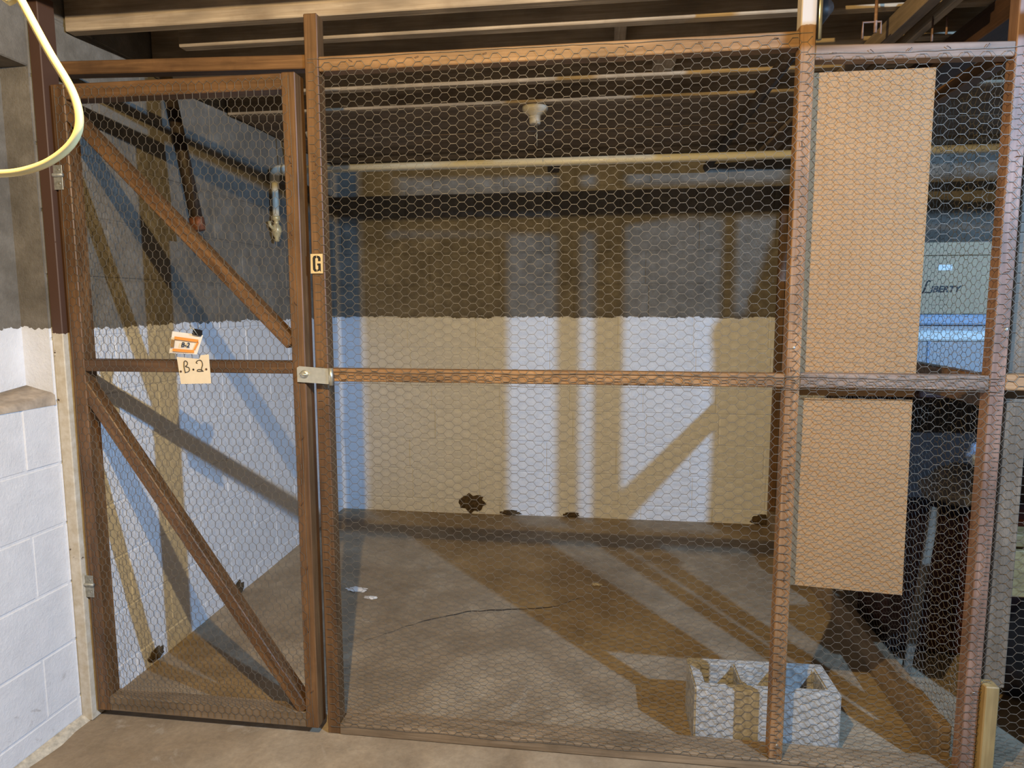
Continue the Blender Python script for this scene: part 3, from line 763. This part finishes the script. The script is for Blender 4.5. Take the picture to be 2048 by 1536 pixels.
tr = box('steamer_trunk', 1.14, 1.78, 2.80, 3.10, fz(3.0), .58, M_MAROON, None, .012, label='dark maroon trunk standing behind the side partition', cat='trunk')
def lump(name, loc, size, mat, seed, **kw):
    bm = bmesh.new(); bmesh.ops.create_icosphere(bm, subdivisions=3, radius=1)
    for v in bm.verts:
        n = 1 + .30 * noise.noise(v.co * 1.7 + Vector((seed, 0, 0))) + .10 * noise.noise(v.co * 6 + Vector((seed, 3, 0)))
        v.co = Vector((v.co.x * size[0] * n, v.co.y * size[1] * n, max(-.8, v.co.z) * size[2] * n))
    return mesh_obj(name, from_bm(bm, name, mat, True), mat, loc, None, **kw)
lump('cloth_bundle', (1.46, 2.93, .672), (.15, .12, .085), M_GREYCL, 4, label='grey bundle of cloth on top of the maroon trunk', cat='cloth')
lump('crumpled_cloth', (1.495, 2.87, .822), (.058, .045, .048), M_CLOTH, 9, label='crumpled pale blue cloth lying on the grey bundle', cat='cloth')
lump('stuffed_bag', (1.60, 2.50, .20), (.20, .16, .26), M_BAG, 12, label='dark blue stuffed bag on the floor right of the end post', cat='bag')
lump('stuffed_bag', (1.56, 2.44, .86), (.20, .11, .17), M_BLACKST, 15, label='dark bag piled above the yellow timbers right of the end post', cat='bag')
ls = beam('grey_stick', (1.155, 2.62, .02), (1.235, 2.66, .66), .030, .018, M_GREYW, None, label='thin weathered grey stick leaning upright behind the side partition', cat='stick')
for k, (z0, z1) in enumerate(((.512, .662), (.672, .712))):
    box('timber', 1.190, 2.2, 2.20, 2.29, z0, z1, M_NEWW, None, .004, label=['yellow timber lying level right of the end post, lower of two', 'yellow timber lying level right of the end post, upper of two'][k], cat='timber', group='yellow timbers at the right edge')
box('timber', 1.093, 1.131, 1.990, 2.036, .0385, .328, M_NEWW, None, .003, label='short yellow timber stub standing on end beside the end post', cat='timber')

# ------------------------------------------------------------------ crumbs and debris
def crust(name, loc, w, h, d, mat, seed, **kw):
    bm = bmesh.new(); bmesh.ops.create_icosphere(bm, subdivisions=3, radius=1)
    for v in bm.verts:
        n = 1 + .55 * noise.noise(v.co * 2.3 + Vector((seed, 1, 0))) + .3 * noise.noise(v.co * 7 + Vector((0, seed, 0)))
        v.co = Vector((v.co.x * w * n, v.co.y * d * n, v.co.z * h * n))
    return mesh_obj(name, from_bm(bm, name, mat), mat, loc, None, **kw)
crust('dirt_crust', (-.86, YB - .004, .098), .075, .055, .012, M_DIRT, 3, label='dark brown crumbling patch at the foot of the back wall', cat='dirt', group='crumbling patches along the back wall')
crust('dirt_crust', (-.60, YB - .004, .045), .060, .016, .012, M_DIRT, 8, label='small low brown crust right of the crumbling patch', cat='dirt', group='crumbling patches along the back wall')
crust('dirt_crust', (-.20, YB - .004, .045), .050, .016, .012, M_DIRT, 11, label='thin brown crust at the wall foot below the twin shadow bars', cat='dirt', group='crumbling patches along the back wall')
crust('dirt_crust', (1.00, YB - .004, .055), .060, .035, .012, M_DIRT, 17, label='brown broken patch at the wall foot near the tall post', cat='dirt', group='crumbling patches along the back wall')
crust('dirt_crust', (XL + .003, 2.36, .030), .008, .022, .045, M_DIRT, 51, label='brown scuffed crust at the foot of the left wall near the door', cat='dirt', group='crumbling patches along the left wall')
crust('dirt_crust', (XL + .003, 2.98, .040), .008, .030, .040, M_DIRT, 57, label='brown scuffed crust at the foot of the left wall farther inside the cage', cat='dirt', group='crumbling patches along the left wall')
crust('paint_flap', (XL + .012, 3.72, .075), .012, .055, .07, M_FLAKE, 21, label='peeling flap of paint at the foot of the left wall', cat='paint flake')
for k, (x, yv, s) in enumerate([(-1.20, 3.10, .05), (-1.10, 3.02, .03)]):
    crust('paint_chip', (x, yv, fz(yv) + .001), s, .004, s * .5, M_PAPER, 30 + k, label=['white paint splash on the floor beside the centre post', 'smaller white paint chip on the floor beside the splash'][k], cat='paint chip')
crust('dry_leaf', (-.02, 3.30, fz(3.3) + .004), .022, .005, .014, M_FLAKE, 41, label='pale dry scrap lying in the middle of the cage floor', cat='scrap')
# crumbled mortar along the foot of the near wall
rows = []; bm = bmesh.new()
for j in range(40):
    y = .6 + 1.38 * j / 39; w = .03 + .02 * noise.noise(Vector((y * 9, 0, 0))); h = .014 + .010 * noise.noise(Vector((y * 13, 5, 0)))
    rows.append([bm.verts.new((XL - .002, y, -.004)), bm.verts.new((XL + .002, y, h + .006)), bm.verts.new((XL + w * .5, y + .006 * noise.noise(Vector((y * 31, 1, 1))), h)), bm.verts.new((XL + w, y, -.003))])
for A, B in zip(rows, rows[1:]):
    for k in range(3): bm.faces.new((A[k], A[k + 1], B[k + 1], B[k]))
bmesh.ops.recalc_face_normals(bm, faces=bm.faces[:])
mesh_obj('mortar_crumbs', from_bm(bm, 'mortar_crumbs', M_FLAKE), M_FLAKE, (0, 0, 0), None, label='crumbled mortar strewn along the foot of the near white wall', cat='rubble', kind='stuff')
